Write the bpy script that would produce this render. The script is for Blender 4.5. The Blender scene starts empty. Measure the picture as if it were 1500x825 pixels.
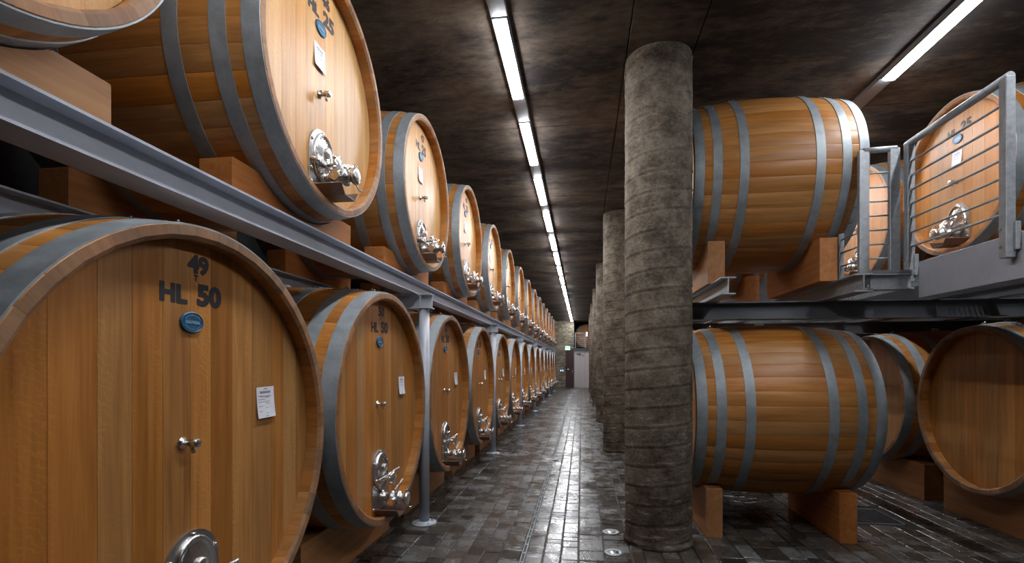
import bpy, bmesh, math, random
from mathutils import Vector, Matrix
PI = math.pi
C = bpy.context.scene.collection
S = bpy.context.scene
random.seed(7)

# ---------------------------------------------------------------- camera, world, exposure
cam = bpy.data.cameras.new('camera'); camo = bpy.data.objects.new('camera', cam); C.objects.link(camo)
camo.location = (0, 0, 1.7616); camo.rotation_euler = (PI/2, 0, 0.1378)
cam.sensor_width = 36; cam.lens = 36*737/1500; cam.shift_y = 0.0795; cam.clip_start = 0.05; cam.clip_end = 200
S.camera = camo
w = bpy.data.worlds.new('world'); S.world = w; w.use_nodes = True
w.node_tree.nodes['Background'].inputs[0].default_value = (0.5, 0.55, 0.6, 1)
w.node_tree.nodes['Background'].inputs[1].default_value = 0.05
S.view_settings.view_transform = 'Standard'; S.view_settings.look = 'None'
S.view_settings.gamma = 1; S.view_settings.use_curve_mapping = False
S.view_settings.exposure = 1.05
LAMP = 43.0            # radiance of the lamp diffusers
CEIL = 4.77; ENDY = 36.13; XL = -4.6; XR = 6.3; YB = -6.0

# ---------------------------------------------------------------- materials
class NT:
    def __init__(s, name):
        s.m = bpy.data.materials.new(name); s.m.use_nodes = True
        s.t = s.m.node_tree; s.p = s.t.nodes['Principled BSDF']
    def n(s, kind, **kw):
        nd = s.t.nodes.new(kind)
        for k, v in kw.items():
            if hasattr(nd, k): setattr(nd, k, v)
            else: nd.inputs[k].default_value = v
        return nd
    def l(s, a, b): s.t.links.new(a, b)
    def math(s, op, a, b=None):
        nd = s.n('ShaderNodeMath', operation=op)
        for i, v in enumerate((a, b)):
            if v is None: continue
            if hasattr(v, 'links'): s.l(v, nd.inputs[i])
            else: nd.inputs[i].default_value = v
        return nd.outputs[0]
    def rnd(s):            # one random number per object and per loose piece
        a = s.n('ShaderNodeObjectInfo').outputs['Random']; b = s.n('ShaderNodeNewGeometry').outputs['Random Per Island']
        return s.math('FRACT', s.math('ADD', s.math('MULTIPLY', a, 3.7), s.math('MULTIPLY', b, 5.3)))
    def coords(s, scale, offs=None, kind='Object'):
        tc = s.n('ShaderNodeTexCoord').outputs[kind]
        if offs is not None:
            va = s.n('ShaderNodeVectorMath', operation='ADD'); s.l(tc, va.inputs[0])
            cb = s.n('ShaderNodeCombineXYZ')
            for i, k in enumerate((17.0, 31.0, 23.0)): s.l(s.math('MULTIPLY', offs, k), cb.inputs[i])
            s.l(cb.outputs[0], va.inputs[1]); tc = va.outputs[0]
        mp = s.n('ShaderNodeMapping'); mp.inputs['Scale'].default_value = scale; s.l(tc, mp.inputs[0])
        return mp.outputs[0]
    def noise(s, co, scale=1, detail=4, rough=.55, dist=0.):
        nd = s.n('ShaderNodeTexNoise'); nd.inputs['Scale'].default_value = scale; nd.inputs['Detail'].default_value = detail
        nd.inputs['Roughness'].default_value = rough; nd.inputs['Distortion'].default_value = dist
        s.l(co, nd.inputs['Vector']); return nd.outputs['Fac']
    def ramp(s, f, stops):
        nd = s.n('ShaderNodeValToRGB'); e = nd.color_ramp.elements
        while len(e) < len(stops): e.new(.5)
        for i, (p, c) in enumerate(stops):
            e[i].position = p; e[i].color = (*c, 1) if len(c) == 3 else c
        s.l(f, nd.inputs[0]); return nd.outputs[0]
    def mix(s, f, a, b, mode='MIX'):
        nd = s.n('ShaderNodeMix', data_type='RGBA', blend_type=mode)
        for i, v in ((0, f), (6, a), (7, b)):
            if hasattr(v, 'links'): s.l(v, nd.inputs[i])
            elif i == 0: nd.inputs[0].default_value = v
            else: nd.inputs[i].default_value = (*v, 1)
        return nd.outputs[2]
    def maprange(s, f, a, b, c, d):
        nd = s.n('ShaderNodeMapRange')
        for i, v in enumerate((a, b, c, d)): nd.inputs[i+1].default_value = v
        s.l(f, nd.inputs[0]); return nd.outputs[0]
    def bump(s, h, strength=.3, dist=.01):
        nd = s.n('ShaderNodeBump'); nd.inputs['Strength'].default_value = strength; nd.inputs['Distance'].default_value = dist
        s.l(h, nd.inputs['Height']); s.l(nd.outputs[0], s.p.inputs['Normal'])
    def set(s, **kw):
        for k, v in kw.items():
            k = {'color': 'Base Color', 'rough': 'Roughness', 'metal': 'Metallic'}.get(k, k)
            i = s.p.inputs[k]
            if hasattr(v, 'links'): s.l(v, i)
            else: i.default_value = (*v, 1) if isinstance(v, tuple) and len(v) == 3 else v
        return s.m

def wood(name, axis, dark, light, var=.35, rough=.42, seg=False):
    t = NT(name); r = t.rnd()
    sc = [22, 22, 22]; sc[axis] = 1.1
    co = t.coords(sc, r)
    g = t.noise(co, 1, 6, .62, .5)
    sc2 = [70, 70, 70]; sc2[axis] = 2.2
    fine = t.noise(t.coords(sc2, r), 1, 3, .6)
    sc3 = [3.2, 3.2, 3.2]; sc3[axis] = .5
    broad = t.noise(t.coords(sc3, r), 1, 3, .5, 1.2)
    f = t.math('ADD', t.math('MULTIPLY', g, .5), t.math('ADD', t.math('MULTIPLY', fine, .2), t.math('MULTIPLY', broad, .34)))
    col = t.ramp(f, [(.34, dark), (.70, light)])
    # ray fleck of quarter-sawn oak
    sc4 = [9, 9, 9]; sc4[axis] = 14
    wv = t.n('ShaderNodeTexWave', wave_type='BANDS', bands_direction='DIAGONAL'); wv.inputs['Scale'].default_value = 3.0
    wv.inputs['Distortion'].default_value = 9; wv.inputs['Detail'].default_value = 2; wv.inputs['Detail Scale'].default_value = 1.4
    t.l(t.coords([.45*s for s in sc4], r), wv.inputs['Vector'])
    fl = t.math('MULTIPLY', t.maprange(wv.outputs['Fac'], .86, 1, 0, .3), t.maprange(broad, .5, .62, 0, 1))
    if seg: col = t.mix(fl, col, tuple(min(1, c*1.3) for c in light))
    hs = t.n('ShaderNodeHueSaturation'); t.l(col, hs.inputs['Color'])
    t.l(t.maprange(r, 0, 1, 1-var, 1+var*.55), hs.inputs['Value'])
    r2 = t.math('FRACT', t.math('MULTIPLY', r, 7.31))
    t.l(t.maprange(r2, 0, 1, .494, .505), hs.inputs['Hue']); t.l(t.maprange(r2, 0, 1, 1.06, .92), hs.inputs['Saturation'])
    t.set(color=hs.outputs[0], rough=t.maprange(fine, .2, .8, rough-.08, rough+.15))
    t.p.inputs['Specular IOR Level'].default_value = .38
    t.bump(t.math('ADD', fine, g), .12, .003)
    return t.m

def metal(name, col, rough=.3, met=1., mott=.15, sc=9, bumpy=.05):
    t = NT(name); co = t.coords((1, 1, 1), t.n('ShaderNodeObjectInfo').outputs['Random'])
    n1 = t.noise(co, sc, 5, .6); n2 = t.noise(co, sc*6, 3, .6)
    f = t.math('ADD', t.math('MULTIPLY', n1, .7), t.math('MULTIPLY', n2, .3))
    t.set(color=t.ramp(f, [(.3, tuple(c*(1-mott) for c in col)), (.7, tuple(min(1, c*(1+mott)) for c in col))]),
          rough=t.maprange(f, .3, .7, rough*.75, rough*1.35), metal=met)
    if bumpy: t.bump(n2, bumpy, .003)
    return t.m

def plain(name, col, rough=.5, met=0., emit=0.):
    t = NT(name); n1 = t.noise(t.coords((1, 1, 1)), 14, 3)
    t.set(color=t.ramp(n1, [(.3, tuple(c*.93 for c in col)), (.7, col)]), rough=rough, metal=met)
    if emit: t.p.inputs['Emission Color'].default_value = (*col, 1); t.p.inputs['Emission Strength'].default_value = emit
    return t.m

def concrete(name, cols, scale, stretch=(1, 1, 1), rough=.8, bumps=.5, streak=0., bd=.012):
    t = NT(name); co = t.coords(stretch)
    a = t.noise(co, scale, 9, .74, .2); b = t.noise(co, scale*5.5, 5, .65); c = t.noise(co, scale*.35, 3, .5)
    f = t.math('ADD', t.math('MULTIPLY', a, .5), t.math('ADD', t.math('MULTIPLY', b, .22), t.math('MULTIPLY', c, .32)))
    col = t.ramp(f, cols)
    vo = t.n('ShaderNodeTexVoronoi'); vo.inputs['Scale'].default_value = scale*14; t.l(t.coords((1, 1, 1)), vo.inputs['Vector'])
    pit = t.math('MULTIPLY', t.maprange(vo.outputs['Distance'], 0, .25, 1, 0), t.maprange(b, .5, .62, 0, 1))
    col = t.mix(t.math('MULTIPLY', pit, .7), col, tuple(x*.3 for x in cols[0][1]))
    t.set(color=col, rough=rough); t.bump(t.math('SUBTRACT', t.math('ADD', f, t.math('MULTIPLY', b, .5)), pit), bumps, bd)
    t.p.inputs['Specular IOR Level'].default_value = .3
    return t

M = {}
OD, OL = (.255, .096, .020), (.575, .262, .068)
M['head'] = wood('oak_head', 2, OD, OL, .20, .40, True)
M['stave'] = wood('oak_stave', 0, (.25, .092, .018), (.56, .252, .064), .20, .38)
M['pale'] = wood('pale_oak_head', 2, (.36, .17, .050), (.66, .37, .135), .14, .38, True)
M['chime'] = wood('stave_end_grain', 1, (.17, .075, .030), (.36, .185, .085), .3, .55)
M['darkoak'] = wood('oak_shadow_row', 2, (.10, .034, .009), (.30, .125, .036), .3, .4)
M['timber'] = wood('cradle_timber', 1, (.28, .095, .022), (.52, .225, .070), .2, .6)
M['hoop'] = metal('galvanised_hoop', (.30, .33, .345), .52, .5, .25, 11, .12)
M['galv'] = metal('galvanised_steel', (.38, .40, .42), .5, .5, .3, 26, .1)
M['steel'] = metal('stainless_steel', (.62, .61, .60), .27, 1., .12, 5, 0.)
M['steeld'] = metal('brushed_plate', (.50, .49, .48), .36, 1., .12, 12)
M['paint'] = metal('grey_painted_steel', (.40, .42, .47), .42, .05, .10, 4)
M['darkpaint'] = metal('dark_painted_steel', (.13, .135, .147), .45, .2, .15, 4)
M['ink'] = plain('stencil_ink', (.014, .014, .018), .55)
M['paper'] = plain('paper', (.80, .80, .86), .7)
M['print'] = plain('print_grey', (.30, .31, .38), .7)
M['plaque'] = metal('blue_enamel', (.018, .095, .19), .35, .1, .3, 30)
M['plaquet'] = metal('blue_enamel_relief', (.16, .30, .42), .4, .2, .2, 30)
M['rubber'] = plain('dark_rubber', (.03, .028, .027), .6)
M['tray'] = plain('brown_tray', (.12, .07, .05), .35)
M['green'] = plain('green_mark', (.03, .55, .16), .5)
M['bung'] = plain('silicone_bung', (.55, .50, .40), .5)
M['railgrey'] = plain('lamp_rail_grey', (.22, .22, .23), .5)
M['lamp'] = None
t = NT('lamp_diffuser'); t.set(color=(.9, .9, .95), rough=.5)
t.p.inputs['Emission Color'].default_value = (.93, .955, 1, 1); t.p.inputs['Emission Strength'].default_value = LAMP; M['lamp'] = t.m
# ceiling: board-marked concrete blackened by cellar mould
t = concrete('mouldy_ceiling', [(.38, (.014, .011, .011)), (.47, (.030, .024, .021)), (.54, (.090, .069, .052)), (.62, (.17, .132, .098)), (.72, (.27, .22, .165))], 1.7, (.55, 1.2, 1), .85, .6)
M['ceil'] = t.m
M['wall'] = concrete('cellar_wall', [(.36, (.03, .03, .032)), (.55, (.085, .085, .088)), (.7, (.15, .15, .15))], .9, (1, 1, 1), .85, .4).m
# columns: grey cast concrete, damp and blotched towards the foot
t = concrete('column_concrete', [(.38, (.028, .020, .014)), (.47, (.090, .070, .050)), (.55, (.172, .142, .106)), (.68, (.31, .265, .205))], 6.5, (1, 1, 1.25), .85, .8)
pc = t.p.inputs['Base Color'].links[0].from_socket
tz = t.n('ShaderNodeSeparateXYZ'); t.l(t.n('ShaderNodeTexCoord').outputs['Object'], tz.inputs[0])
nz = t.noise(t.coords((.8, .8, 3.2)), 1.7, 5, .6)
low = t.maprange(t.math('ADD', tz.outputs[2], t.math('MULTIPLY', nz, 3.2)), 1.2, 4.4, 1, 0)
damp = t.mix(t.math('MULTIPLY', low, .75), pc, (.36, .30, .25), 'MULTIPLY')
salt = t.math('MULTIPLY', t.maprange(t.noise(t.coords((1.2, 1.2, 5)), 3.1, 7, .72), .56, .66, 0, .65), t.maprange(tz.outputs[2], 0, 2.6, 1, .1))
t.l(t.mix(salt, damp, (.42, .37, .30)), t.p.inputs['Base Color']); M['col'] = t.m
t = concrete('stone_facing', [(.35, (.16, .13, .09)), (.55, (.34, .29, .21)), (.7, (.50, .44, .34))], 3, (1, 1, 1), .85, .5)
r = t.rnd(); pc = t.p.inputs['Base Color'].links[0].from_socket
hs = t.n('ShaderNodeHueSaturation'); t.l(pc, hs.inputs['Color']); t.l(t.maprange(r, 0, 1, .55, 1.25), hs.inputs['Value']); t.l(hs.outputs[0], t.p.inputs['Base Color'])
M['stone'] = t.m
# wet pavers
def paver_mat():
    t = NT('wet_paver'); r = t.rnd(); wc = t.coords((1, 1, 1), None, 'Object')
    gp = t.n('ShaderNodeNewGeometry').outputs['Position']
    big = t.n('ShaderNodeTexNoise'); big.inputs['Scale'].default_value = 1.6; big.inputs['Detail'].default_value = 5; big.inputs['Roughness'].default_value = .65; t.l(gp, big.inputs['Vector']); big = big.outputs['Fac']
    med = t.n('ShaderNodeTexNoise'); med.inputs['Scale'].default_value = 5.5; med.inputs['Detail'].default_value = 6; med.inputs['Roughness'].default_value = .68; t.l(gp, med.inputs['Vector']); med = med.outputs['Fac']
    fin = t.n('ShaderNodeTexNoise'); fin.inputs['Scale'].default_value = 60; fin.inputs['Detail'].default_value = 4; t.l(gp, fin.inputs['Vector']); fin = fin.outputs['Fac']
    base = t.ramp(r, [(0, (.020, .017, .014)), (.25, (.050, .045, .040)), (.45, (.085, .077, .068)), (.6, (.045, .034, .022)), (.8, (.10, .092, .082)), (.9, (.17, .172, .178)), (1, (.075, .055, .034))])
    dry = t.maprange(t.math('ADD', t.math('MULTIPLY', med, .65), t.math('ADD', t.math('MULTIPLY', big, .4), t.math('MULTIPLY', r, .10))), .58, .66, 0, 1)
    col = t.mix(t.math('MULTIPLY', dry, .38), base, (.17, .17, .172))
    col = t.mix(t.math('MULTIPLY', fin, .35), col, (.03, .026, .022))
    t.set(color=col, rough=t.maprange(t.math('ADD', t.math('MULTIPLY', big, .5), t.math('MULTIPLY', med, .5)), .40, .60, .09, .40))
    t.p.inputs['Specular IOR Level'].default_value = .6
    t.bump(t.math('ADD', t.math('MULTIPLY', med, 1.), t.math('MULTIPLY', fin, .25)), .42, .009)
    return t.m
M['paver'] = paver_mat()
M['mortar'] = concrete('floor_joint', [(.35, (.012, .011, .010)), (.7, (.035, .032, .03))], 6, (1, 1, 1), .5, .3).m
M['reddoor'] = plain('dark_red_door', (.055, .016, .018), .45)
M['whitedoor'] = plain('pale_door', (.60, .53, .52), .5)
M['signgreen'] = plain('sign_green', (.08, .5, .22), .4, 0, 1.0)
M['signwhite'] = plain('sign_white', (.8, .85, .82), .4, 0, .8)
M['signblue'] = plain('sign_blue', (.02, .22, .55), .4)

# ---------------------------------------------------------------- object helpers
def mesh(name, verts, faces, mat=None, smooth=None):
    me = bpy.data.meshes.new(name); me.from_pydata([tuple(v) for v in verts], [], faces); me.update()
    if mat: me.materials.append(mat)
    if smooth is True: me.polygons.foreach_set('use_smooth', [True]*len(me.polygons))
    elif smooth: me.polygons.foreach_set('use_smooth', smooth)
    return me
def obj(name, me, parent=None, loc=(0, 0, 0), rot=(0, 0, 0), label=None, kind=None):
    o = bpy.data.objects.new(name, me); C.objects.link(o); o.location = loc; o.rotation_euler = rot
    if parent: o.parent = parent
    if label: o['label'] = label
    if kind: o['kind'] = kind
    return o
def tag(o, label, cat, group=None):
    o['label'] = label; o['category'] = cat
    if group: o['group'] = group
    return o
def thing(name, label, cat, loc=(0, 0, 0), rz=0, group=None):
    return tag(obj(name, None, None, loc, (0, 0, rz)), label, cat, group)
class B:      # collects shapes of one mesh
    def __init__(s): s.v = []; s.f = []; s.sm = []
    def add(s, v, f, sm=False, mx=None):
        k = len(s.v); s.v += [tuple(mx @ Vector(p)) if mx else tuple(p) for p in v]
        s.f += [tuple(i+k for i in q) for q in f]; s.sm += [sm]*len(f) if isinstance(sm, bool) else sm
        return s
    def box(s, x0, x1, y0, y1, z0, z1, b=0., mx=None):
        if b <= 0:
            v = [(x, y, z) for z in (z0, z1) for y in (y0, y1) for x in (x0, x1)]
            return s.add(v, [(0, 2, 3, 1), (4, 5, 7, 6), (0, 1, 5, 4), (2, 6, 7, 3), (0, 4, 6, 2), (1, 3, 7, 5)], False, mx)
        bm = bmesh.new(); bmesh.ops.create_cube(bm, size=1)
        for q in bm.verts: q.co = Vector(((x0+x1)/2+q.co.x*(x1-x0), (y0+y1)/2+q.co.y*(y1-y0), (z0+z1)/2+q.co.z*(z1-z0)))
        bmesh.ops.bevel(bm, geom=bm.edges[:], offset=b, segments=1, affect='EDGES')
        bm.verts.index_update(); v = [tuple(q.co) for q in bm.verts]; f = [tuple(x.index for x in p.verts) for p in bm.faces]; bm.free()
        return s.add(v, f, False, mx)
    def tube(s, a, b, r, n=12, r2=None, cap=True, mx=None):
        a = Vector(a); b = Vector(b); d = (b-a).normalized(); r2 = r if r2 is None else r2
        u = d.orthogonal().normalized(); w_ = d.cross(u)
        v = []; f = []; sm = []
        for p, rr in ((a, r), (b, r2)):
            for i in range(n):
                t_ = 2*PI*i/n; v.append(p+u*math.cos(t_)*rr+w_*math.sin(t_)*rr)
        for i in range(n): f.append((i, (i+1) % n, n+(i+1) % n, n+i)); sm.append(True)
        if cap: f += [tuple(range(n-1, -1, -1)), tuple(range(n, 2*n))]; sm += [False, False]
        return s.add(v, f, sm, mx)
    def path(s, pts, r, n=8, mx=None):
        for a, b in zip(pts, pts[1:]): s.tube(a, b, r, n, mx=mx)
        return s
    def lathe(s, prof, n=24, axis='X', mx=None, smooth=True):     # prof: (along, radius)
        v = []; f = []
        for (x, r_) in prof:
            for i in range(n):
                t_ = 2*PI*i/n; c_, s_ = math.cos(t_)*r_, math.sin(t_)*r_
                v.append((x, c_, s_) if axis == 'X' else (c_, s_, x))
        for j in range(len(prof)-1):
            for i in range(n):
                q = (j*n+i, j*n+(i+1) % n, (j+1)*n+(i+1) % n, (j+1)*n+i)
                f.append(q)
        sm = [smooth]*len(f)
        if prof[0][1] > 1e-6: f.append(tuple(range(n-1, -1, -1))); sm.append(False)
        if prof[-1][1] > 1e-6: f.append(tuple((len(prof)-1)*n+i for i in range(n))); sm.append(False)
        return s.add(v, f, sm, mx)
    def prism(s, poly, x0, x1, axis='X', mx=None):          # poly in (y,z) extruded along x, or (x,z) along y, or (x,y) along z
        n = len(poly)
        def P(a, b, c): return {'X': (c, a, b), 'Y': (a, c, b), 'Z': (a, b, c)}[axis]
        v = [P(a, b, x0) for a, b in poly]+[P(a, b, x1) for a, b in poly]
        f = [tuple(range(n-1, -1, -1)), tuple(range(n, 2*n))]+[(i, (i+1) % n, n+(i+1) % n, n+i) for i in range(n)]
        return s.add(v, f, False, mx)
    def me(s, name, mat):
        m_ = mesh(name, s.v, s.f, mat, s.sm)
        bm = bmesh.new(); bm.from_mesh(m_); bmesh.ops.recalc_face_normals(bm, faces=bm.faces[:]); bm.to_mesh(m_); bm.free()
        return m_
    def obj(s, name, mat, parent=None, **kw): return obj(name, s.me(name, mat), parent, **kw)
ORD = ['nearest', 'second', 'third', 'fourth', 'fifth', 'sixth', 'seventh', 'eighth', 'ninth', 'tenth', 'eleventh', 'twelfth', 'thirteenth', 'fourteenth', 'fifteenth', 'sixteenth', 'seventeenth', 'eighteenth', 'nineteenth', 'twentieth', 'twenty-first', 'twenty-second']
def o_(n): return ORD[n] if n else 'nearest'

# ---------------------------------------------------------------- setting
fl = B().box(XL, XR, YB, ENDY+5, -.20, -.012).obj('floor', M['mortar'], kind='structure')
# ceiling slabs with a flush beam strip over the columns and open joints between them
JX = (XL, .425, .44, 1.06, 1.075, XR); cb = B()
cb.box(XL, XR, YB, ENDY+5, CEIL+.04, CEIL+.3)
ys = [YB]+[1.2+5.2*k for k in range(-1, 7)]+[ENDY+5]
for i in range(0, 5, 2):
    for a, b in zip(ys, ys[1:]): cb.box(JX[i], JX[i+1], a+.006, b-.006, CEIL-(.012 if i == 2 else 0), CEIL+.045)
cb.obj('ceiling', M['ceil'], kind='structure')
B().box(XL-.2, XL, YB, ENDY+.3, -.1, CEIL+.2).obj('wall_left', M['wall'], kind='structure')
B().box(XR, XR+.2, YB, ENDY+.3, -.1, CEIL+.2).obj('wall_right', M['wall'], kind='structure')
B().box(XL, XR, YB-.2, YB, -.1, CEIL+.2).obj('wall_back', M['wall'], kind='structure')
we = B(); we.box(XL, -.54, ENDY, ENDY+.3, -.1, CEIL+.2); we.box(.95, XR, ENDY, ENDY+.3, -.1, CEIL+.2); we.box(-.54, .95, ENDY, ENDY+.3, 2.58, 2.82)
wall_end = we.obj('wall_end', M['wall'], kind='structure')
st = B(); z = 0.0
while z < CEIL-.02:
    h = random.uniform(.06, .13); h = min(h, CEIL-z); x = -2.4+random.uniform(0, .2)
    while x < -.545:
        l = random.uniform(.10, .28); x1 = min(x+l, -.54)
        if z < 2.68 and x1 > -1.14: x1 = min(x1, -1.14)
        if x1-x > .05:
            d = random.uniform(.015, .05); st.box(x+.006, x1-.006, ENDY-d, ENDY+.02, z+.006, z+h-.006, .008)
        if z < 2.68 and x1 >= -1.141: break
        x = x1
    z += h
st.obj('stone', M['stone'], wall_end, kind='stuff')
rm = B(); rm.box(-.7, 3.6, ENDY+.3, ENDY+4.5, 2.60, 2.80); rm.box(-.75, -.55, ENDY+.3, ENDY+4.5, 2.8, CEIL); rm.box(3.5, 3.7, ENDY+.3, ENDY+4.5, 2.8, CEIL); rm.box(-.7, 3.6, ENDY+4.4, ENDY+4.6, 2.6, CEIL)
rm.obj('wall_gallery', M['wall'], kind='structure')
d1 = B().box(-.53, .94, ENDY+.03, ENDY+.09, 0, 2.57, .004).obj('door_1', M['whitedoor'], kind='structure')
for x in (-.165, .2, .57): B().box(x-.004, x+.004, ENDY+.02, ENDY+.032, .02, 2.55).obj('door_seam', M['railgrey'], d1)
fr = B(); fr.box(-.56, -.52, ENDY-.03, ENDY+.1, 0, 2.60); fr.box(.93, .97, ENDY-.03, ENDY+.1, 0, 2.60); fr.box(-.56, .97, ENDY-.03, ENDY+.1, 2.56, 2.61); fr.obj('door_frame', M['railgrey'], d1)
B().box(-.36, -.05, ENDY-.03, ENDY+.03, 2.36, 2.41).path([(-.15, ENDY-.03, 2.40), (-.12, ENDY-.06, 2.50)], .012).obj('door_closer', M['rubber'], d1)
B().box(.06, .11, ENDY-.005, ENDY+.03, 2.22, 2.30).obj('latch', M['rubber'], d1)
d2 = B().box(-1.13, -.57, ENDY-.04, ENDY+.02, 0, 2.68, .005).obj('door_2', M['reddoor'], kind='structure')
B().box(-1.02, -.90, ENDY-.05, ENDY-.04, 1.28, 1.34).obj('notice', M['paper'], d2)
B().tube((-.66, ENDY-.09, 1.0), (-.66, ENDY-.09, 1.25), .012).box(-.67, -.65, ENDY-.09, ENDY-.04, 1.0, 1.02).box(-.67, -.65, ENDY-.09, ENDY-.04, 1.23, 1.25).obj('door_handle', M['steel'], d2)
es = thing('exit_sign', 'green and white emergency exit sign above the dark red door', 'sign', (-1.0, ENDY-.05, 2.68))
B().box(-.17, .17, -.05, .0, .0, .26, .004).obj('sign_box', M['signwhite'], es)
B().box(-.155, .155, -.056, -.05, .08, .245).obj('sign_face', M['signgreen'], es)
pg = B(); pg.tube((-.03, -.062, .215), (-.03, -.056, .215), .016, 10)
pg.path([(-.03, -.06, .20), (-.045, -.06, .155), (-.02, -.06, .125), (-.035, -.06, .095)], .008, 6); pg.path([(-.045, -.06, .155), (-.075, -.06, .13), (-.10, -.06, .13)], .008, 6)
pg.path([(-.03, -.06, .195), (0, -.06, .17), (.02, -.06, .185)], .007, 6)
pg.prism([(.05, .15), (.10, .15), (.10, .13), (.14, .165), (.10, .20), (.10, .18), (.05, .18)], -.062, -.056, 'Y'); pg.obj('pictogram', M['signwhite'], es)
bs = thing('blue_sign', 'small blue safety notice on the stone end wall left of the red door', 'sign', (-1.41, ENDY-.055, 1.12))
B().box(-.16, .16, -.012, 0, 0, .19, .002).obj('sign_plate', M['signblue'], bs)
pg = B()
for x in (-.07, .07): pg.tube((x, -.018, .14), (x, -.012, .14), .02, 10).box(x-.035, x+.035, -.018, -.012, .05, .11)
pg.obj('pictogram', M['signwhite'], bs)
gr_ = thing('gallery_railing', 'thin metal balcony railing on the gallery above the pale door', 'railing', (-.46, ENDY+.06, 2.82))
for x in (0, .7, 1.4): B().box(x-.02, x+.02, -.02, .02, 0, 1.08).obj('post', M['galv'], gr_)
for k in range(8): B().tube((0, 0, .12+.135*k), (1.4, 0, .12+.135*k), .014 if k < 7 else .024, 8).obj('rail', M['galv'], gr_)

# ---------------------------------------------------------------- pavers
tiles = []
y_lo, y_hi = 2.4, ENDY
def field(x0, x1, seed):
    rr = random.Random(seed); x = x0
    while x < x1-.03:
        wd = rr.choice((.16, .16, .24, .24, .12)); xe = min(x+wd, x1)
        if x1-xe < .07: xe = x1
        y = y_lo-rr.uniform(0, .3)
        while y < y_hi:
            l = rr.choice((.16, .16, .24, .32, .24, .12)); ye = min(y+l, y_hi)
            if not (x < 3.50 and xe > 2.93 and y < 6.6 and ye > 6.0): tiles.append((x, xe, y, ye))
            y = ye
        x = xe
field(-2.3, -.55, 1); field(-.51, 5.2, 2)
rr = random.Random(5)
def tile_geom(bb, x0, x1, y0, y1, dz, tx, ty):
    g = .0055; b = .006; x0 += g; x1 -= g; y0 += g; y1 -= g; cx, cy = (x0+x1)/2, (y0+y1)/2
    def z_(x, y): return dz+(x-cx)*tx+(y-cy)*ty
    v = [(x, y, -.015) for x, y in ((x0, y0), (x1, y0), (x1, y1), (x0, y1))]
    v += [(x, y, z_(x, y)-.004) for x, y in ((x0, y0), (x1, y0), (x1, y1), (x0, y1))]
    v += [(x, y, z_(x, y)) for x, y in ((x0+b, y0+b), (x1-b, y0+b), (x1-b, y1-b), (x0+b, y1-b))]
    f = [(8, 9, 10, 11)]+[(i, (i+1) % 4, 4+(i+1) % 4, 4+i) for i in range(4)]+[(4+i, 4+(i+1) % 4, 8+(i+1) % 4, 8+i) for i in range(4)]
    bb.add(v, f)
def seen(tl):     # size in view, as seen from the doorway where the picture was taken
    x, y = (tl[0]+tl[1])/2, (tl[2]+tl[3])/2; d = .9905*y-.1374*x; xr = .9905*x+.1374*y
    vis = abs(xr/d) < 1.03 and d > 4.35 and not (x > 1.2 and y > 7.2) and not (x < -1.9)
    return (tl[1]-tl[0])*(tl[3]-tl[2])/d**3 if vis else 0
tiles.sort(key=seen, reverse=True)
stuff = B()
for i, tl in enumerate(tiles):
    dz, tx, ty = rr.uniform(-.0015, .0015), rr.uniform(-.014, .014), rr.uniform(-.014, .014)
    if i < 300:
        bb = B(); cx, cy = (tl[0]+tl[1])/2, (tl[2]+tl[3])/2
        tile_geom(bb, tl[0]-cx, tl[1]-cx, tl[2]-cy, tl[3]-cy, dz, tx, ty)
        obj('paver', mesh('paver', bb.v, bb.f, M['paver']), fl, (cx, cy, 0))
    else: tile_geom(stuff, *tl, dz, tx, ty)
obj('paver_field', mesh('paver_field', stuff.v, stuff.f, M['paver']), fl, kind='stuff')
# slot drain
dr = thing('slot_drain', 'long narrow steel slot drain running down the corridor floor', 'drain', (-.53, 3, 0))
for s_ in (-1, 1): B().box(-.019 if s_ < 0 else .013, -.013 if s_ < 0 else .019, 0, ENDY-3.1, -.012, .003).obj('edge_strip', M['galv'], dr)
bb = B()
for k in range(150): bb.box(-.013, .013, .1+.22*k, .118+.22*k, -.012, -.002)
bb.obj('slot_bridge', M['galv'], dr, kind='stuff')
B().box(-.13, .09, 9.15-3, 9.26-3, .0015, .006, .002).obj('access_cover', M['galv'], dr)
for (x, y), lb in zip(((.301, 5.323), (.293, 4.752)), ('round steel floor cover beside the nearest column, the farther of two', 'round steel floor cover beside the nearest column, the nearer of two')):
    fc = thing('floor_cover', lb, 'floor cover', (x, y, .002), 0, 'round floor covers')
    B().lathe([(0, .088), (.006, .085), (.006, .058), (.003, .055)], 32, 'Z').obj('cover_ring', M['galv'], fc)
    B().lathe([(0.001, .05), (.007, .046), (.007, .02), (.009, .016), (.009, 0)], 24, 'Z').obj('cover_lid', M['steel'], fc)
gt = thing('floor_grate', 'dark square floor grate behind the right casks', 'grate', (2.93, 6.0, 0))
B().box(0, .57, 0, .02, -.012, .002).box(0, .57, .58, .6, -.012, .002).box(0, .02, 0, .6, -.012, .002).box(.55, .57, 0, .6, -.012, .002).obj('grate_frame', M['darkpaint'], gt)
for k in range(15): B().box(.03+.036*k, .036+.036*k, .02, .58, -.012, .001).obj('grate_bar', M['darkpaint'], gt)

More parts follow.
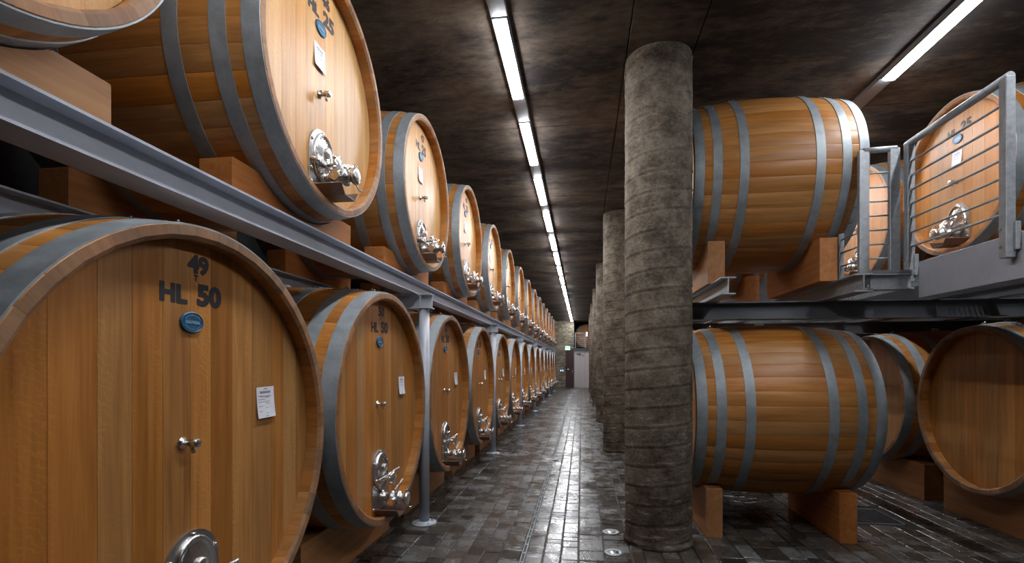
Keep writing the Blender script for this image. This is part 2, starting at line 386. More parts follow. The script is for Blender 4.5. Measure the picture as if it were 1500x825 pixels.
# ---------------------------------------------------------------- columns with a spiral formwork ridge
def column_mesh(R, H, nt=72, nz=330, pitch=.185):
    v = []; f = []; rr = random.Random(3)
    for j in range(nz+1):
        z = H*j/nz
        for i in range(nt):
            th = 2*PI*i/nt; ph = (z/pitch-th/(2*PI)) % 1.0
            d = abs(ph-.5)*pitch+.004*math.sin(th*7+z*23)*math.sin(th*3+z*11)
            r_ = R-.009*math.exp(-(d/.007)**2)+.006*math.exp(-((ph-.60)*pitch/.008)**2)+.0025*math.sin(th*5+z*4)*math.sin(z*7)
            if z < .05: r_ += .012
            v.append((r_*math.cos(th), r_*math.sin(th), z))
    for j in range(nz):
        for i in range(nt): f.append((j*nt+i, j*nt+(i+1) % nt, (j+1)*nt+(i+1) % nt, (j+1)*nt+i))
    f.append(tuple(range(nt-1, -1, -1))); f.append(tuple(nz*nt+i for i in range(nt)))
    return mesh('concrete_column', v, f, M['col'], True)
cm = column_mesh(.322, CEIL-.012)
for k in range(6):
    tag(obj('concrete_column', cm, None, (.751, 5.15+5.2*k, 0), (0, 0, k*.9)),
        'thick round concrete column with spiral seams, '+('nearest the camera' if k == 0 else o_(k)+' in the row from the camera'), 'column', 'round concrete columns')

# ---------------------------------------------------------------- lamps
lr = {}
for X, nm, k1 in ((-.70, 'left', 16), (3.15, 'right', 9)):
    off = 0 if X < 0 else .16
    tag(B().box(-.075, .075, 0, (1.89*(k1+4)+2.2), -.05, 0, .004).obj('lamp_rail', M['railgrey'], loc=(X, 4.25+off-1.89*4-.4, CEIL)), 'grey lamp rail on the ceiling above the '+('corridor' if X < 0 else 'right hand casks'), 'lamp rail')
    for k in range(-2, k1+1):
        y = 4.25+off+(1.89 if X < 0 or k < 1 else 2.3)*k
        if y+1.3 > ENDY: continue
        vis = k >= 0
        lab = ('bright ceiling strip lamp over the corridor, ' if X < 0 else 'bright ceiling strip lamp over the right casks, ')+(o_(k)+(' one' if k else ' one')+' in view' if vis else ORD[-k]+' one back from the camera')
        if k < 0: lab = lab.replace('nearest one back', 'first one back')
        L = thing('ceiling_lamp', lab, 'lamp', (X, y, CEIL-.05), 0, 'strip lamps over the corridor' if X < 0 else 'strip lamps over the right casks')
        B().box(-.066, .066, 0, 1.30, -.012, 0, .002).obj('lamp_housing', M['railgrey'], L)
        B().prism([(-.058, -.012), (-.050, -.032), (.050, -.032), (.058, -.012)], .012, 1.288, 'Y').obj('diffuser', M['lamp'], L)

# ---------------------------------------------------------------- casks
def prof(x, L, Re, Rb): return Rb-(Rb-Re)*(2*x/L)**2
def stave_part(bb, L, Re, Rb, N, th, nx, a0=0.):
    a = PI/N; xs = [-L/2, -L/2+.014]+[-L/2+.014+(L-.028)*k/nx for k in range(1, nx)]+[L/2-.014, L/2]
    rings = []
    for j, x in enumerate(xs):
        ro = prof(x, L, Re, Rb); end = j in (0, len(xs)-1)
        if end: ro -= .004
        ri = ro-th*(.62 if end else 1); e = .0010; g = .0045/ro
        ring = [(-a+.0004, ro-e), (-a+g, ro), (0, ro), (a-g, ro), (a-.0004, ro-e), (a-.0004, ri), (-a+.0004, ri)]
        rings.append([(x, r_*math.cos(t_+a0), r_*math.sin(t_+a0)) for t_, r_ in ring])
    v = [p for r_ in rings for p in r_]; f = []; sm = []; n = 7
    for j in range(len(xs)-1):
        for i in range(n):
            f.append((j*n+i, (j+1)*n+i, (j+1)*n+(i+1) % n, j*n+(i+1) % n)); sm.append(i in (1, 2))
    f.append(tuple(range(n))); f.append(tuple((len(xs)-1)*n+i for i in range(n-1, -1, -1))); sm += [False, False]
    bb.add(v, f, sm)
def board_polys(Rh, nb, seed):
    rr = random.Random(seed); ws = [rr.uniform(.8, 1.25) for _ in range(nb)]; tot = sum(ws); y = -Rh; out = []
    for w_ in ws:
        y1 = y+2*Rh*w_/tot; a, b = y+.0008, y1-.0008; n = 7
        top = [(a+(b-a)*i/n, math.sqrt(max(0, Rh*Rh-(a+(b-a)*i/n)**2))) for i in range(n+1)]
        bot = [(p, -q) for p, q in reversed(top)]
        pts = []
        for p in top+bot:
            if not pts or (abs(p[0]-pts[-1][0])+abs(p[1]-pts[-1][1])) > 1e-4: pts.append(p)
        if abs(pts[0][0]-pts[-1][0])+abs(pts[0][1]-pts[-1][1]) < 1e-4: pts.pop()
        out.append(pts); y = y1
    return out
def hoop_mesh(L, Re, Rb, x0, x1):
    bb = B(); t_ = .005; n = 96
    out = [(x0+(x1-x0)*k/3, prof(x0+(x1-x0)*k/3, L, Re, Rb)+t_) for k in range(4)]
    for pr, sm in ((out, True), ([(x0, out[0][1]-t_-.002), out[0]], False), ([out[-1], (x1, out[-1][1]-t_-.002)], False)):
        b2 = B().lathe(pr, n, 'X'); bb.add(b2.v, [q for q in b2.f if len(q) == 4], sm)
    for k in range(2):       # rivets of the overlap
        for s_ in (.3, .7):
            x = x0+(x1-x0)*s_; r_ = prof(x, L, Re, Rb)+t_; th = 1.15+.055*k
            p = Vector((x, r_*math.cos(th), r_*math.sin(th))); d = Vector((0, math.cos(th), math.sin(th)))
            bb.tube(p, p+d*.007, .011, 8, .006)
    return mesh('hoop', bb.v, bb.f, M['hoop'], bb.sm)
def text_mesh(s, size, bold, depth=.0006):
    cu = bpy.data.curves.new('t', 'FONT'); cu.body = s; cu.size = size; cu.offset = bold; cu.extrude = depth; cu.align_x = 'CENTER'; cu.align_y = 'CENTER'; cu.resolution_u = 3
    o = bpy.data.objects.new('t', cu); C.objects.link(o); dg = bpy.context.evaluated_depsgraph_get(); dg.update()
    me = bpy.data.meshes.new_from_object(o.evaluated_get(dg)); bpy.data.objects.remove(o); bpy.data.curves.remove(cu)
    # text plane (x,y) -> cask head plane (y,z), front towards +x; centred and scaled to given cap height
    xs = [v.co.x for v in me.vertices]; ys_ = [v.co.y for v in me.vertices]; cx, cy = (min(xs)+max(xs))/2, (min(ys_)+max(ys_))/2
    k = size/(max(ys_)-min(ys_))
    for v in me.vertices: v.co = Vector((v.co.z, (v.co.x-cx)*k, (v.co.y-cy)*k))
    v0 = [tuple(v.co) for v in me.vertices]; f0 = [tuple(p.vertices) for p in me.polygons]; d = .045*size; bb = B()
    for k, (a, b) in enumerate(((0, 0), (d, 0), (-d, 0), (0, d), (0, -d), (.7*d, .7*d), (-.7*d, .7*d), (.7*d, -.7*d), (-.7*d, -.7*d))):
        bb.add([(x+.00002*k, y+a, z+b) for x, y, z in v0], f0)      # heavy stencil weight
    return mesh('lettering', bb.v, bb.f, M['ink'])
TX = {}
def text(s, h, bold, parent, loc, wid=1., name='lettering', mat=None, label=None):
    k = (s, h, bold)
    if k not in TX: TX[k] = text_mesh(s, h, bold)
    me = TX[k]
    if mat: me = me.copy(); me.materials.clear(); me.materials.append(mat)
    o = obj(name, me, parent, loc, label=label); o.scale = (1, wid, 1); return o

# fittings, modelled once; local frame: head surface at x=0, +x outwards, y to the viewer's right, z up
def arch(r, zt, zb, n=14):
    zc = zt-r; return [(r*math.cos(PI*i/n), zc+r*math.sin(PI*i/n)) for i in range(n+1)]+[(-r, zb), (r, zb)]
def manway(hh):       # hh: height of the plate; top at z=0
    P = {}; r = .165
    bb = B().prism(arch(r, 0, -hh), 0, .012); P['plate'] = bb.me('manway_plate', M['steeld'])
    # raised rim and domed oval door
    bb = B(); n = 28; rim = []
    def ov(t_, a, b, zc=-.19): return (a*math.cos(t_), zc+b*math.sin(t_))
    v = []; f = []; prof_ = [(.012, .128, .168), (.030, .126, .166), (.034, .118, .158), (.022, .108, .148), (.026, .085, .122), (.042, .052, .078), (.046, .0, .0)]
    for x, a, b in prof_:
        for i in range(n):
            q = ov(2*PI*i/n, a, b); v.append((x, q[0], q[1]))
    for j in range(len(prof_)-1):
        for i in range(n): f.append((j*n+i, j*n+(i+1) % n, (j+1)*n+(i+1) % n, (j+1)*n+i))
    bb.add(v, f, True); bb.lathe([(.04, .034), (.062, .034), (.066, .028), (.066, 0)], 20, mx=Matrix.Translation((0, 0, -.155)))
    P['door'] = bb.me('manway_door', M['steel'])
    bb = B(); bb.box(.050, .066, -.165, .165, -.262, -.226, .004); bb.tube((.012, -.15, -.244), (.06, -.15, -.244), .014, 10); bb.tube((.012, .15, -.244), (.06, .15, -.244), .014, 10)
    bb.tube((.03, -.02, -.244), (.135, -.02, -.244), .012, 10); P['bar'] = bb.me('clamp_bar', M['steel'])
    bb = B(); m_ = Matrix.Translation((.135, -.02, -.244)); bb.lathe([(-.012, .018), (-.01, .052), (.006, .055), (.012, .045), (.016, 0)], 20, mx=m_)
    for k in range(5):
        a = 2*PI*k/5; bb.lathe([(-.012, .0), (-.010, .013), (.008, .013), (.010, 0)], 8, mx=Matrix.Translation((.135, -.02+.056*math.cos(a), -.244+.056*math.sin(a))))
    bb.path([(.06, -.02, -.244), (.10, .10, -.20), (.13, .15, -.185)], .009, 8); P['wheel'] = bb.me('hand_wheel', M['steel'])
    zv = -hh+.10
    bb = B(); m_ = Matrix.Translation((0, .01, zv))
    bb.lathe([(.012, .062), (.03, .062), (.034, .04), (.10, .04), (.104, .056), (.125, .056), (.13, .046), (.165, .046), (.17, .058), (.19, .058), (.194, .034), (.23, .034), (.234, .052), (.262, .052), (.266, .03), (.266, 0)], 24, mx=m_)
    bb.tube((.145, .01, zv), (.145, -.075, zv-.015), .026, 12); bb.tube((.145, -.075, zv-.015), (.145, -.095, zv-.017), .034, 12)
    P['valve'] = bb.me('drain_valve', M['steel'])
    bb = B(); bb.tube((.147, .01, zv+.04), (.147, .01, zv+.085), .011, 10); bb.path([(.147, .01, zv+.082), (.15, .09, zv+.095), (.16, .15, zv+.13)], .009, 8)
    bb.box(.242, .256, -.010, .030, zv+.05, zv+.078, .003); bb.path([(.25, .01, zv-.05), (.262, .03, zv-.088), (.28, .05, zv-.085)], .006, 6); P['handle'] = bb.me('valve_handle', M['steel'])
    bb = B(); bb.prism([(-.12, -hh+.02), (-.07, -hh-.045), (.08, -hh-.045), (.13, -hh+.02), (.125, -hh+.025), (.075, -hh-.035), (-.065, -hh-.035), (-.115, -hh+.027)], .0, .21); P['tray'] = bb.me('drip_tray', M['tray'])
    P['bolts'] = [(.147*math.cos(a), -r+.147*math.sin(a)) for a in (PI*.12, PI*.5, PI*.86)]+[(-.148, -.30), (.148, -.30), (-.148, -hh+.03), (.148, -hh+.03)]
    return P
BOLT = B().lathe([(.010, .011), (.02, .010), (.024, .005), (.024, 0)], 8).me('bolt', M['steel'])
SPIG = B().lathe([(0, .026), (.006, .026), (.010, .012), (.045, .012), (.046, .020), (.080, .020), (.082, .017), (.082, 0)], 16).tube((.045, 0, 0), (.052, .006, -.045), .009, 8).tube((.03, -.035, .004), (.03, .035, .004), .006, 6).me('sample_tap', M['steel'])
def plaque_mesh():
    bb = B(); n = 32; v = []; f = []
    pr = [(0, .068, .048), (.008, .068, .048), (.011, .064, .044), (.008, .060, .041), (.008, 0, 0)]
    for x, a, b in pr:
        for i in range(n): v.append((x, a*math.cos(2*PI*i/n), b*math.sin(2*PI*i/n)))
    for j in range(4):
        for i in range(n): f.append((j*n+i, j*n+(i+1) % n, (j+1)*n+(i+1) % n, (j+1)*n+i))
    return bb.add(v, f, False).me('maker_plaque', M['plaque'])
PLQ = plaque_mesh()
bb = B()
for i in range(26):
    a = 2*PI*i/26
    if abs(math.sin(a)) > .30: bb.box(.0085, .0105, .049*math.cos(a)-.0028, .049*math.cos(a)+.0028, .0325*math.sin(a)-.0035, .0325*math.sin(a)+.0035)
PLR = bb.me('plaque_relief', M['plaquet'])
def sheet(w_, h_, sg):
    bb = B(); n = 6; v = []; f = []
    for k in range(n+1):
        zz = h_/2-h_*k/n; x = .002+.012*(k/n)**2
        v += [(x, -w_/2, zz), (x, w_/2, zz), (x+.0007, -w_/2, zz), (x+.0007, w_/2, zz)]
    for k in range(n):
        a = 4*k; f += [(a+2, a+6, a+7, a+3), (a, a+1, a+5, a+4), (a, a+4, a+6, a+2), (a+1, a+3, a+7, a+5)]
    f += [(0, 2, 3, 1), (4*n, 4*n+1, 4*n+3, 4*n+2)]; bb.add(v, f)
    pr = B(); rr = random.Random(sg)
    for k, (z, a, b, t_) in enumerate([(.44, -.1, .1, .006), (.34, -.32, .28, .009), (.30, -.32, .28, .003), (.22, -.42, -.2, .003), (.20, -.3, .3, .004), (.16, 0, .2, .003), (.10, -.42, -.05, .003), (.02, -.42, .2, .003), (-.04, .0, .2, .003), (-.12, -.42, -.2, .003), (-.18, 0, .1, .003), (-.28, -.42, -.25, .003), (-.36, .0, .1, .003), (-.45, -.08, .1, .004)]):
        q = .5-z; x = .0035+.012*q*q
        pr.box(x, x+.0004, a*w_, b*w_, z*h_-t_/2, z*h_+t_/2)
    return bb.me('paper_label', M['paper']), pr.me('print_lines', M['print'])
class Spec: pass
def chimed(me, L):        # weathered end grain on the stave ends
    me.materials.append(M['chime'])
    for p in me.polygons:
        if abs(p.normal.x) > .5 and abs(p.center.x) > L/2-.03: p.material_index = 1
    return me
def spec(L, Re, Rb, N, th, nb, headmat, big):
    s = Spec(); s.L, s.Re, s.Rb, s.N = L, Re, Rb, N
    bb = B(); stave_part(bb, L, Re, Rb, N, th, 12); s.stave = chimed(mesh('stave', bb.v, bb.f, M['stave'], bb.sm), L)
    bb = B()
    for k in range(N): stave_part(bb, L, Re, Rb, N, th, 7, 2*PI*k/N)
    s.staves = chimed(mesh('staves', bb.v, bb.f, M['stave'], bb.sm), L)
    Rh = Re-th-.001; s.Rh = Rh; s.hx = L/2-.095
    s.boards = []; allb = B()
    for pts in board_polys(Rh+.012, nb, 11 if big else 12):
        c_ = sum(p[0] for p in pts)/len(pts)
        s.boards.append((c_, B().prism([(p[0]-c_, p[1]) for p in pts], -.03, 0).me('head_board', headmat)))
        allb.prism(pts, -.03, 0)
    s.headall = allb.me('head_boards', headmat)
    k = L/1.72; xs = []
    for a, w_ in ((.004, .098), (.185, .09), (.445, .09)):
        xs += [(L/2-(a+w_)*k, L/2-a*k), (-L/2+a*k, -L/2+(a+w_)*k)]
    s.hoops = [hoop_mesh(L, Re, Rb, a, b) for a, b in xs]
    s.man = manway(.52 if big else .42)
    s.paper = sheet(.155, .172, 1) if big else sheet(.14, .165, 2)
    return s
SL = spec(2.0, 1.0, 1.072, 44, .062, 13, M['head'], True)
SU = spec(1.70, .8187, .893, 40, .055, 11, M['pale'], False)
SUR = spec(1.70, .8187, .893, 40, .055, 11, M['head'], False)
SRL = spec(1.70, .845, .915, 40, .055, 11, M['head'], False)
SRU = spec(1.566, .845, .915, 40, .055, 11, M['head'], False)
rb = random.Random(99)
def cask(sp, loc, rz, label, group, near, front='full', num=None, vol='50', big=True, spin=None, plain_front=False):
    root = thing('cask', label, 'cask', loc, rz, group)
    spin = rb.uniform(0, 1) if spin is None else spin
    if near:
        for k in range(sp.N): obj('stave', sp.stave, root, rot=(2*PI*(k+spin)/sp.N, 0, 0))
        for c_, me in sp.boards: obj('head_board', me, root, (sp.hx, c_, 0))
    else:
        obj('staves', sp.staves, root, kind='stuff', rot=(2*PI*spin/sp.N, 0, 0)); obj('head_boards', sp.headall, root, (sp.hx, 0, 0), kind='stuff')
    obj('back_head', sp.headall, root, (-sp.hx+.03, 0, 0))
    sh = rb.uniform(-.5, .5)
    for h in sp.hoops: obj('hoop', h, root, rot=(sh+rb.uniform(-.2, .2), 0, 0))
    zb = sp.Rb
    obj('bung', BUNG, root, (0.0, 0, zb-.004))
    for x in (sp.L*.30, sp.L*.42): obj('clamp', CLAMP, root, (x, -.03, prof(x, sp.L, sp.Re, sp.Rb)+.003))
    if plain_front: return root
    x = sp.hx+.0005
    if big:
        if num: text(num, .084, .002, root, (x, .018, .848), 1.12); text('T', .026, .001, root, (x, .002, .786))
        text('HL', .080, .002, root, (x, -.125, .700), 1.12); text(vol, .098, .0025, root, (x, .088, .710), 1.18)
        pz, lab, tapp, mz = (-.027, .578), (.515, .172), (-.08, .035), -.372
    else:
        if num: text(num, .076, .002, root, (x, .035, .655), 1.12)
        text('HL', .074, .002, root, (x, -.122, .520), 1.12); text(vol, .098, .0025, root, (x, .078, .535), 1.15)
        pz, lab, tapp, mz = (-.035, .425), (-.05, .215), (-.05, -.035), -.275
    p = obj('maker_plaque', PLQ, root, (x, *pz)); obj('plaque_relief', PLR, p)
    text('GAMBA', .0155, .0006, p, (.0092, 0, 0), 1.25, 'plaque_lettering', M['plaquet'])
    q = obj('paper_label', sp.paper[0], root, (x, *lab), (rb.uniform(-.05, .05), 0, 0)); obj('print_lines', sp.paper[1], q, kind='stuff')
    obj('sample_tap', SPIG, root, (x, *tapp), (rb.uniform(-.3, .3), 0, 0))
    m_ = sp.man; y = -.03; pl = obj('manway_plate', m_['plate'], root, (x, y, mz))
    for by, bz in m_['bolts']: obj('bolt', BOLT, pl, (0, by, bz))
    obj('manway_door', m_['door'], root, (x, y, mz)); obj('clamp_bar', m_['bar'], root, (x, y, mz)); obj('hand_wheel', m_['wheel'], root, (x, y, mz))
    v = obj('drain_valve', m_['valve'], root, (x, y, mz)); obj('valve_handle', m_['handle'], v)
    obj('drip_tray', m_['tray'], root, (x, y, mz))
    return root
BUNG = B().lathe([(0, .05), (.03, .045), (.035, .03), (.035, 0)], 16, 'Z').me('bung', M['bung'])
CLAMP = B().box(-.03, .03, -.012, .012, 0, .012, .002).lathe([(.012, .010), (.026, .008), (.028, 0)], 8, 'Z').me('clamp', M['steel'])

# cradles: timber block along Y under a cask, hollowed to its curve
def cradle_mesh(half, zc, R, ztop, th, zbot=0., cham=0.006):
    a = math.sqrt(max(.01, R*R-(zc-ztop)**2)); a = min(a, half-.06); n = 14; pts = [(-half, zbot), (half, zbot), (half, ztop-cham), (half-cham, ztop)]
    for i in range(n+1):
        y = a-2*a*i/n; pts.append((y, min(ztop, zc-math.sqrt(R*R-y*y))))
    pts += [(-half+cham, ztop), (-half, ztop-cham)]
    bb = B(); m = len(pts); c0 = -th/2; bb.prism(pts, c0, -c0)
    return bb.me('cradle', M['timber'])
def cradle(me, x, y, z, label, group):
    return tag(obj('cradle', me, None, (x, y, z)), label, 'cradle', group)

ZL, ZU = 1.3687, 3.622
XF = -1.676
P_ = 2.1611
STEELTOP = 2.67
clf = cradle_mesh(.85, ZL, prof(.75-.1, 2.0, 1.0, 1.072)+.002, .43, .20)
cuf = cradle_mesh(.72, ZU-STEELTOP, prof(.51, 1.7, .8187, .893)+.002, .235, .20)
cub = cradle_mesh(.72, ZU-STEELTOP, prof(-.52, 1.7, .8187, .893)+.002, .235, .20)
for n in range(15):
    num = str(49+n); near = n < 4
    pos = 'nearest the camera' if n == 0 else o_(n)+' from the camera'
    extra = {0: 'huge oak cask lettered 49 HL 50, lower left row, nearest the camera', 1: 'oak cask lettered 50 HL 50, lower left row beside the grey post'}.get(n, 'upright round oak cask in the lower left row, '+pos)
    cask(SL, (XF-1.0, 2.1052+P_*n, ZL), 0, extra, 'oak casks in the lower left row', near, num=num, spin=.3)
    cradle(clf, XF-.35-.1, 2.1052+P_*n, 0, 'timber floor cradle under the front of the lower left cask, '+pos, 'floor cradles of the lower left row')
    if n < 6: cradle(clf, XF-2.0+.35+.1, 2.1052+P_*n, 0, 'rear timber floor cradle under the lower left cask, '+pos, 'floor cradles of the lower left row')
for n in range(15):
    y = 3.263+P_*(n-1); near = n < 4
    pos = 'nearest, cut off by the picture corner' if n == 0 else o_(n)+' from the camera'
    lab = 'large oak cask on the steel rack, upper left row, second from the camera' if n == 1 else 'oak cask on the steel rack, upper left row, '+pos
    cask(SU, (XF-.85, y, ZU), 0, lab, 'oak casks in the upper left row', near, num=None if n > 3 else ('46', '46', '47', '48')[n], vol='25', big=False)
    pos2 = 'nearest' if n == 0 else o_(n)+' from the camera'
    cradle(cuf, XF-.24-.1, y, STEELTOP, 'timber cradle on the front steel beam, upper left row, '+pos2, 'rack cradles of the upper left row')
    if n < 7: cradle(cub, XF-1.7+.32, y, STEELTOP, 'timber cradle on the rear steel beam, upper left row, '+pos2, 'rack cradles of the upper left row')

# ---------------------------------------------------------------- left steel rack
def ibeam_pts(w_, h_, tf=.012, tw=.009):     # cross-section (u, v), top at 0
    return [(-w_/2, 0), (w_/2, 0), (w_/2, -tf), (tw/2, -tf), (tw/2, -h_+tf), (w_/2, -h_+tf), (w_/2, -h_), (-w_/2, -h_), (-w_/2, -h_+tf), (-tw/2, -h_+tf), (-tw/2, -tf), (-w_/2, -tf)]
def ibeam(w_, h_, l, axis, name='steel_beam', mat='paint'):
    return B().prism(ibeam_pts(w_, h_), 0, l, axis).me(name, M[mat])
W = .17
for x, lb in ((-1.787-W/2+.01, 'long grey steel beam carrying the upper left casks, front one'), (-3.02, 'long grey steel beam carrying the upper left casks, rear one')):
    tag(obj('steel_beam', ibeam(W, .154, ENDY-.4+3, 'Y'), None, (x, -3, STEELTOP)), lb, 'beam', 'long beams of the left rack')
PB = STEELTOP-.154
def post(y, k):
    p = thing('rack_post', 'round grey steel post of the left rack, '+('nearest, between second and third lower casks' if k == 0 else o_(k)+' from the camera'), 'post', (-1.715, y, 0), 0, 'posts of the left rack')
    B().tube((0, 0, .01), (0, 0, PB-.16), .056, 24).obj('pole', M['paint'], p)
    B().lathe([(0, .135), (.012, .135), (.014, .07), (.03, .062)], 28, 'Z').obj('base_plate', M['paint'], p)
    for a in range(4): B().lathe([(.012, .011), (.028, .010), (.028, 0)], 6, 'Z').obj('bolt', M['galv'], p, loc=(.1*math.cos(a*PI/2+.78), .1*math.sin(a*PI/2+.78), 0))
    cb_ = thing('cross_beam', 'short grey cross beam over the left rack post, '+('nearest' if k == 0 else o_(k)+' from the camera'), 'beam', (-3.3, y, PB), 0, 'cross beams of the left rack')
    obj('beam_body', ibeam(.14, .16, 3.3-1.62, 'X', 'beam_body'), cb_)
    B().box(1.55, 1.56, -.07, .07, -.148, -.012).obj('stiffener', M['paint'], cb_)
    for dx, dy in ((1.65, .05), (1.65, -.05), (1.53, .05), (1.53, -.05)): B().lathe([(-.19, 0), (-.19, .011), (-.16, .011)], 6, 'Z').obj('bolt', M['galv'], cb_, loc=(dx, dy, .0))
for k in range(7): post(5.346+4.3222*k, k)
cb_ = None

# ---------------------------------------------------------------- right rows
RX1, RX2, RY = 1.075, 2.80, 5.93
RZL, RZU = 1.257, 3.685
GL = 'oak casks lying in the first lower right row'; GU = 'oak casks lying in the first upper right row'
BT = 2.553
crl = cradle_mesh(.62, RZL, prof(.6, 1.7, .845, .915)+.002, .49, .16)
cru = cradle_mesh(.70, RZU-BT, prof(.55, 1.56, .845, .915)+.002, .42, .16)
for n in range(2):  # second, mostly hidden pair is added behind the first for shading and darkness
    y = RY+2.16*n; pos = ('directly behind the nearest column', 'second behind the nearest column, added for darkness', 'third behind the nearest column')[n]
    cask(SRL, (1.955, y, RZL), PI, 'amber oak cask seen from the side on the floor, '+pos if n == 0 else 'oak cask hidden in the lower right row, '+pos, GL, n == 0, big=False, vol='25')
    cask(SRU, (1.870, y, RZU), PI, 'amber oak cask seen from the side on the raised deck, '+pos if n == 0 else 'oak cask hidden in the upper right row, '+pos, GU, n == 0, big=False, vol='25')
    for j, (x, s_) in enumerate(((1.325, 'left'), (2.575, 'right'))):
        cradle(crl, x, y, 0, s_+' timber floor cradle of the lower right cask, '+pos, 'floor cradles of the first right row')
    for j, (x, s_) in enumerate(((1.325, 'left'), (2.36, 'right'))):
        cradle(cru, x, y, BT, s_+' timber cradle of the upper right cask, '+pos, 'deck cradles of the first right row')
G2 = 'casks of the second right row'
# second row heads face the first row
SR2 = spec(1.8, .87, .945, 40, .06, 9, M['head'], False)
cask(SR2, (4.06+.9, 5.90, 1.275), PI, 'oak cask with a plain dark head at the right edge, on the floor', G2, True, plain_front=True)
cask(SR2, (4.10+.9, 7.95, 1.275), PI, 'oak cask half hidden between the two lower right casks', G2, True, plain_front=True)
cask(SR2, (4.10+.9, 10.0, 1.275), PI, 'oak cask deep in the lower right, third of the second row', G2, False, plain_front=True)
cask(SUR, (3.94+.85, 6.02, 3.76), PI, 'oak cask lettered HL 25 behind the tall right railing', G2, True, big=False, vol='25')
cask(SUR, (3.96+.85, 7.98, 3.76), PI, 'oak cask behind the small corner railing', G2, True, big=False, vol='25')
cask(SUR, (3.96+.85, 9.94, 3.76), PI, 'oak cask behind the corner railing, farthest of the upper right', G2, False, big=False, vol='25')
c2l = cradle_mesh(.85, 1.275, prof(.6, 1.8, .87, .945)+.002, .46, .22)
c2u = cradle_mesh(.72, 3.76-BT, prof(.5, 1.7, .8187, .893)+.002, .42, .2)
for n in range(3):
    pos = ('nearest', 'second', 'third')[n]
    for dx, s_ in ((.42, 'front'), (1.5, 'rear')):
        cradle(c2l, 4.08+dx-.05, 5.9+2.05*n, 0, s_+' timber floor cradle of the second lower right row, '+pos+' cask', 'floor cradles of the second right row')
        cradle(c2u, 3.95+dx-.05, 6.02+1.96*n, BT, s_+' timber cradle of the second upper right row, '+pos+' cask', 'deck cradles of the second right row')
# deck beams
GB = 'beams of the right hand deck'
def rb_(label, w_, h_, l, axis, loc, mat='galv'):
    return tag(obj('steel_beam', ibeam(w_, h_, l, axis, 'steel_beam', mat), None, loc), label, 'beam', GB)
rb_('galvanised beam end beside the nearest column, under the upper right cask', .13, .16, 9.5, 'Y', (1.335, 4.85, BT))
rb_('galvanised beam under the corner railing of the right deck', .15, .16, 9.4, 'Y', (2.47, 4.83, BT))
rb_('galvanised beam under the front of the second upper right row', .15, .16, 9.4, 'Y', (4.32, 4.9, BT), 'darkpaint')
rb_('galvanised beam under the rear of the second upper right row', .15, .16, 9.4, 'Y', (5.4, 4.9, BT), 'darkpaint')
for k in range(3):
    rb_('dark cross beam spanning the right racks, '+('nearest' if k == 0 else ORD[k]+' from the camera'), .16, .18, 5.2, 'X', (1.085, 5.55+2.9*k, BT-.16), 'darkpaint')
rb_('galvanised end channel joining the corner railing to the walkway', .10, .14, .33, 'X', (2.545, 4.88, BT-.005))
# walkway
wk = thing('walkway', 'raised grating walkway with a grey side plate on the right', 'walkway', (2.9, 3.0, BT-.22))
B().box(.032, .046, 0, 1.87, 0, .316, .002).obj('side_plate', M['paint'], wk)
bb = B()
for k in range(62): bb.box(.05, 1.0, .1*k*1.0+.0, .1*k+.006, .215, .245)
for k in range(23): bb.box(.06+.04*k, .064+.04*k, 0, 6.2, .215, .245)
bb.obj('grating', M['galv'], wk, kind='stuff')
B().box(.5, .56, 0, 6.2, .05, .215).obj('bearer', M['darkpaint'], wk)
B().box(.98, 1.04, 0, 6.2, .05, .245).obj('bearer', M['darkpaint'], wk)
bb = B()
for k in range(30): bb.box(2.545+.011*k, 2.549+.011*k, 4.84, 6.4, BT+.001, BT+.026)
for k in range(16): bb.box(2.545, 2.88, 4.84+.1*k, 4.846+.1*k, BT+.001, BT+.026)
tag(bb.obj('grating_panel', M['galv'], None), 'narrow grating strip beside the corner railing', 'grating')['kind'] = 'stuff'
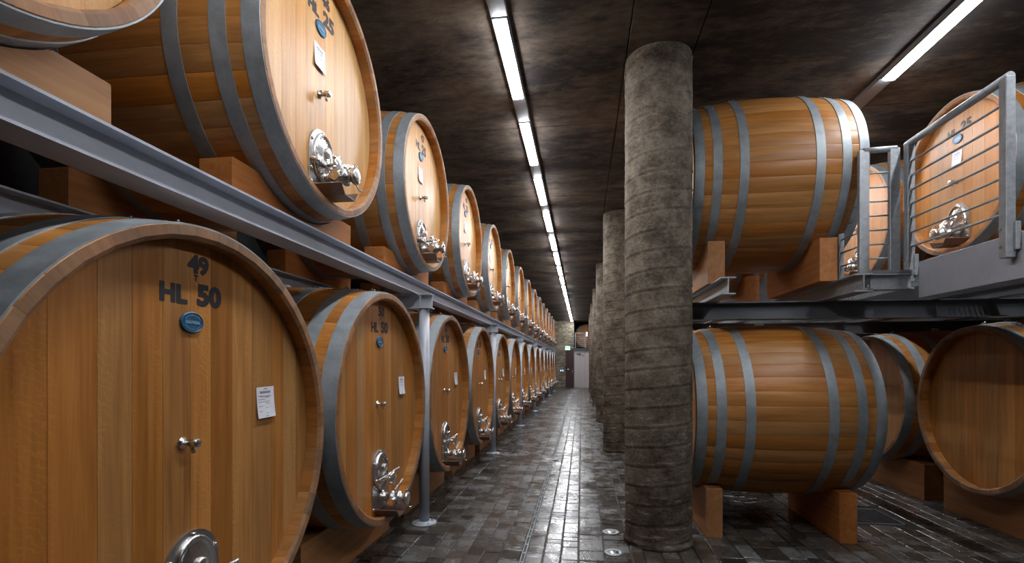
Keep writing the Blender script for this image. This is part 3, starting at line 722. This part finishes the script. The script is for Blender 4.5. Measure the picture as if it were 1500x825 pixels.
# tall railing on the side plate
r1 = thing('railing', 'tall galvanised railing with seven bars on the walkway side plate', 'railing', (2.9, 3.88, 2.48), 0, 'galvanised railings of the right deck')
H_ = 1.235
for y in (0, 1.04):
    p = B(); p.box(-.045, .015, y-.035, y+.03, 0, H_, .004); po = p.obj('post', M['galv'], r1)
    B().box(.0, .032, y-.055, y+.05, .05, .24, .003).obj('bracket', M['galv'], po)
    for z in (.08, .2): B().tube((-.054, y+.012, z), (-.044, y+.012, z), .010, 6).obj('bolt', M['galv'], po)
B().tube((-.015, -.03, H_), (-.015, 1.07, H_), .030, 14).obj('top_rail', M['galv'], r1)
for k in range(7): B().tube((-.015, 0, .31+.126*k), (-.015, 1.04, .31+.126*k), .0095, 8).obj('bar', M['galv'], r1)
# small corner railing
r2 = thing('railing', 'small corner galvanised railing beside the upper right cask', 'railing', (2.556, 5.01, BT), 0, 'galvanised railings of the right deck')
H2 = 1.15
for x, y in ((0, -.0), (.245, -.02)): B().box(x-.042, x+.042, y-.022, y+.022, 0, H2, .004).obj('post', M['galv'], r2)
pt = [(-.02, .37, 0), (-.02, .37, .56), (.112, .32, H2)]
bb = B()
for a, b in zip(pt, pt[1:]):
    v = [(a[0]-.025, a[1]-.02, a[2]), (a[0]+.025, a[1]-.02, a[2]), (a[0]+.025, a[1]+.02, a[2]), (a[0]-.025, a[1]+.02, a[2])]
    v += [(b[0]-.025, b[1]-.02, b[2]), (b[0]+.025, b[1]-.02, b[2]), (b[0]+.025, b[1]+.02, b[2]), (b[0]-.025, b[1]+.02, b[2])]
    bb.add(v, [(0, 3, 2, 1), (4, 5, 6, 7), (0, 1, 5, 4), (1, 2, 6, 5), (2, 3, 7, 6), (3, 0, 4, 7)])
bb.obj('bent_post', M['galv'], r2)
B().tube((.0, 0, H2), (.265, -.02, H2), .026, 12).tube((0, 0, H2), (.112, .32, H2), .026, 12).obj('top_rail', M['galv'], r2)
for k in range(7):
    z = .16+.13*k; xe = -.02 if z < .56 else -.02+.132*(z-.56)/(H2-.56)
    B().tube((0, 0, z), (xe, .36, z), .0085, 8).obj('bar', M['galv'], r2); B().tube((0, 0, z), (.265, -.02, z), .0085, 8).obj('bar', M['galv'], r2)
# cask on the end gallery
gc = cask(SRL, (.35, ENDY+2.2, 2.80+.93), -PI/2, 'brown oak cask on the gallery above the pale end door', None, False, big=False, vol='25', plain_front=True)
gl = thing('gallery_lamp', 'small upright lamp on the gallery above the end door', 'lamp', (.36, ENDY+.35, 2.8))
B().tube((0, 0, 0), (0, 0, .9), .03, 10).obj('stem', M['railgrey'], gl); B().tube((0, 0, .9), (0, 0, 1.15), .045, 12).obj('bulb', plain('gallery_glow', (1, .9, .75), .5, 0, 6), gl)
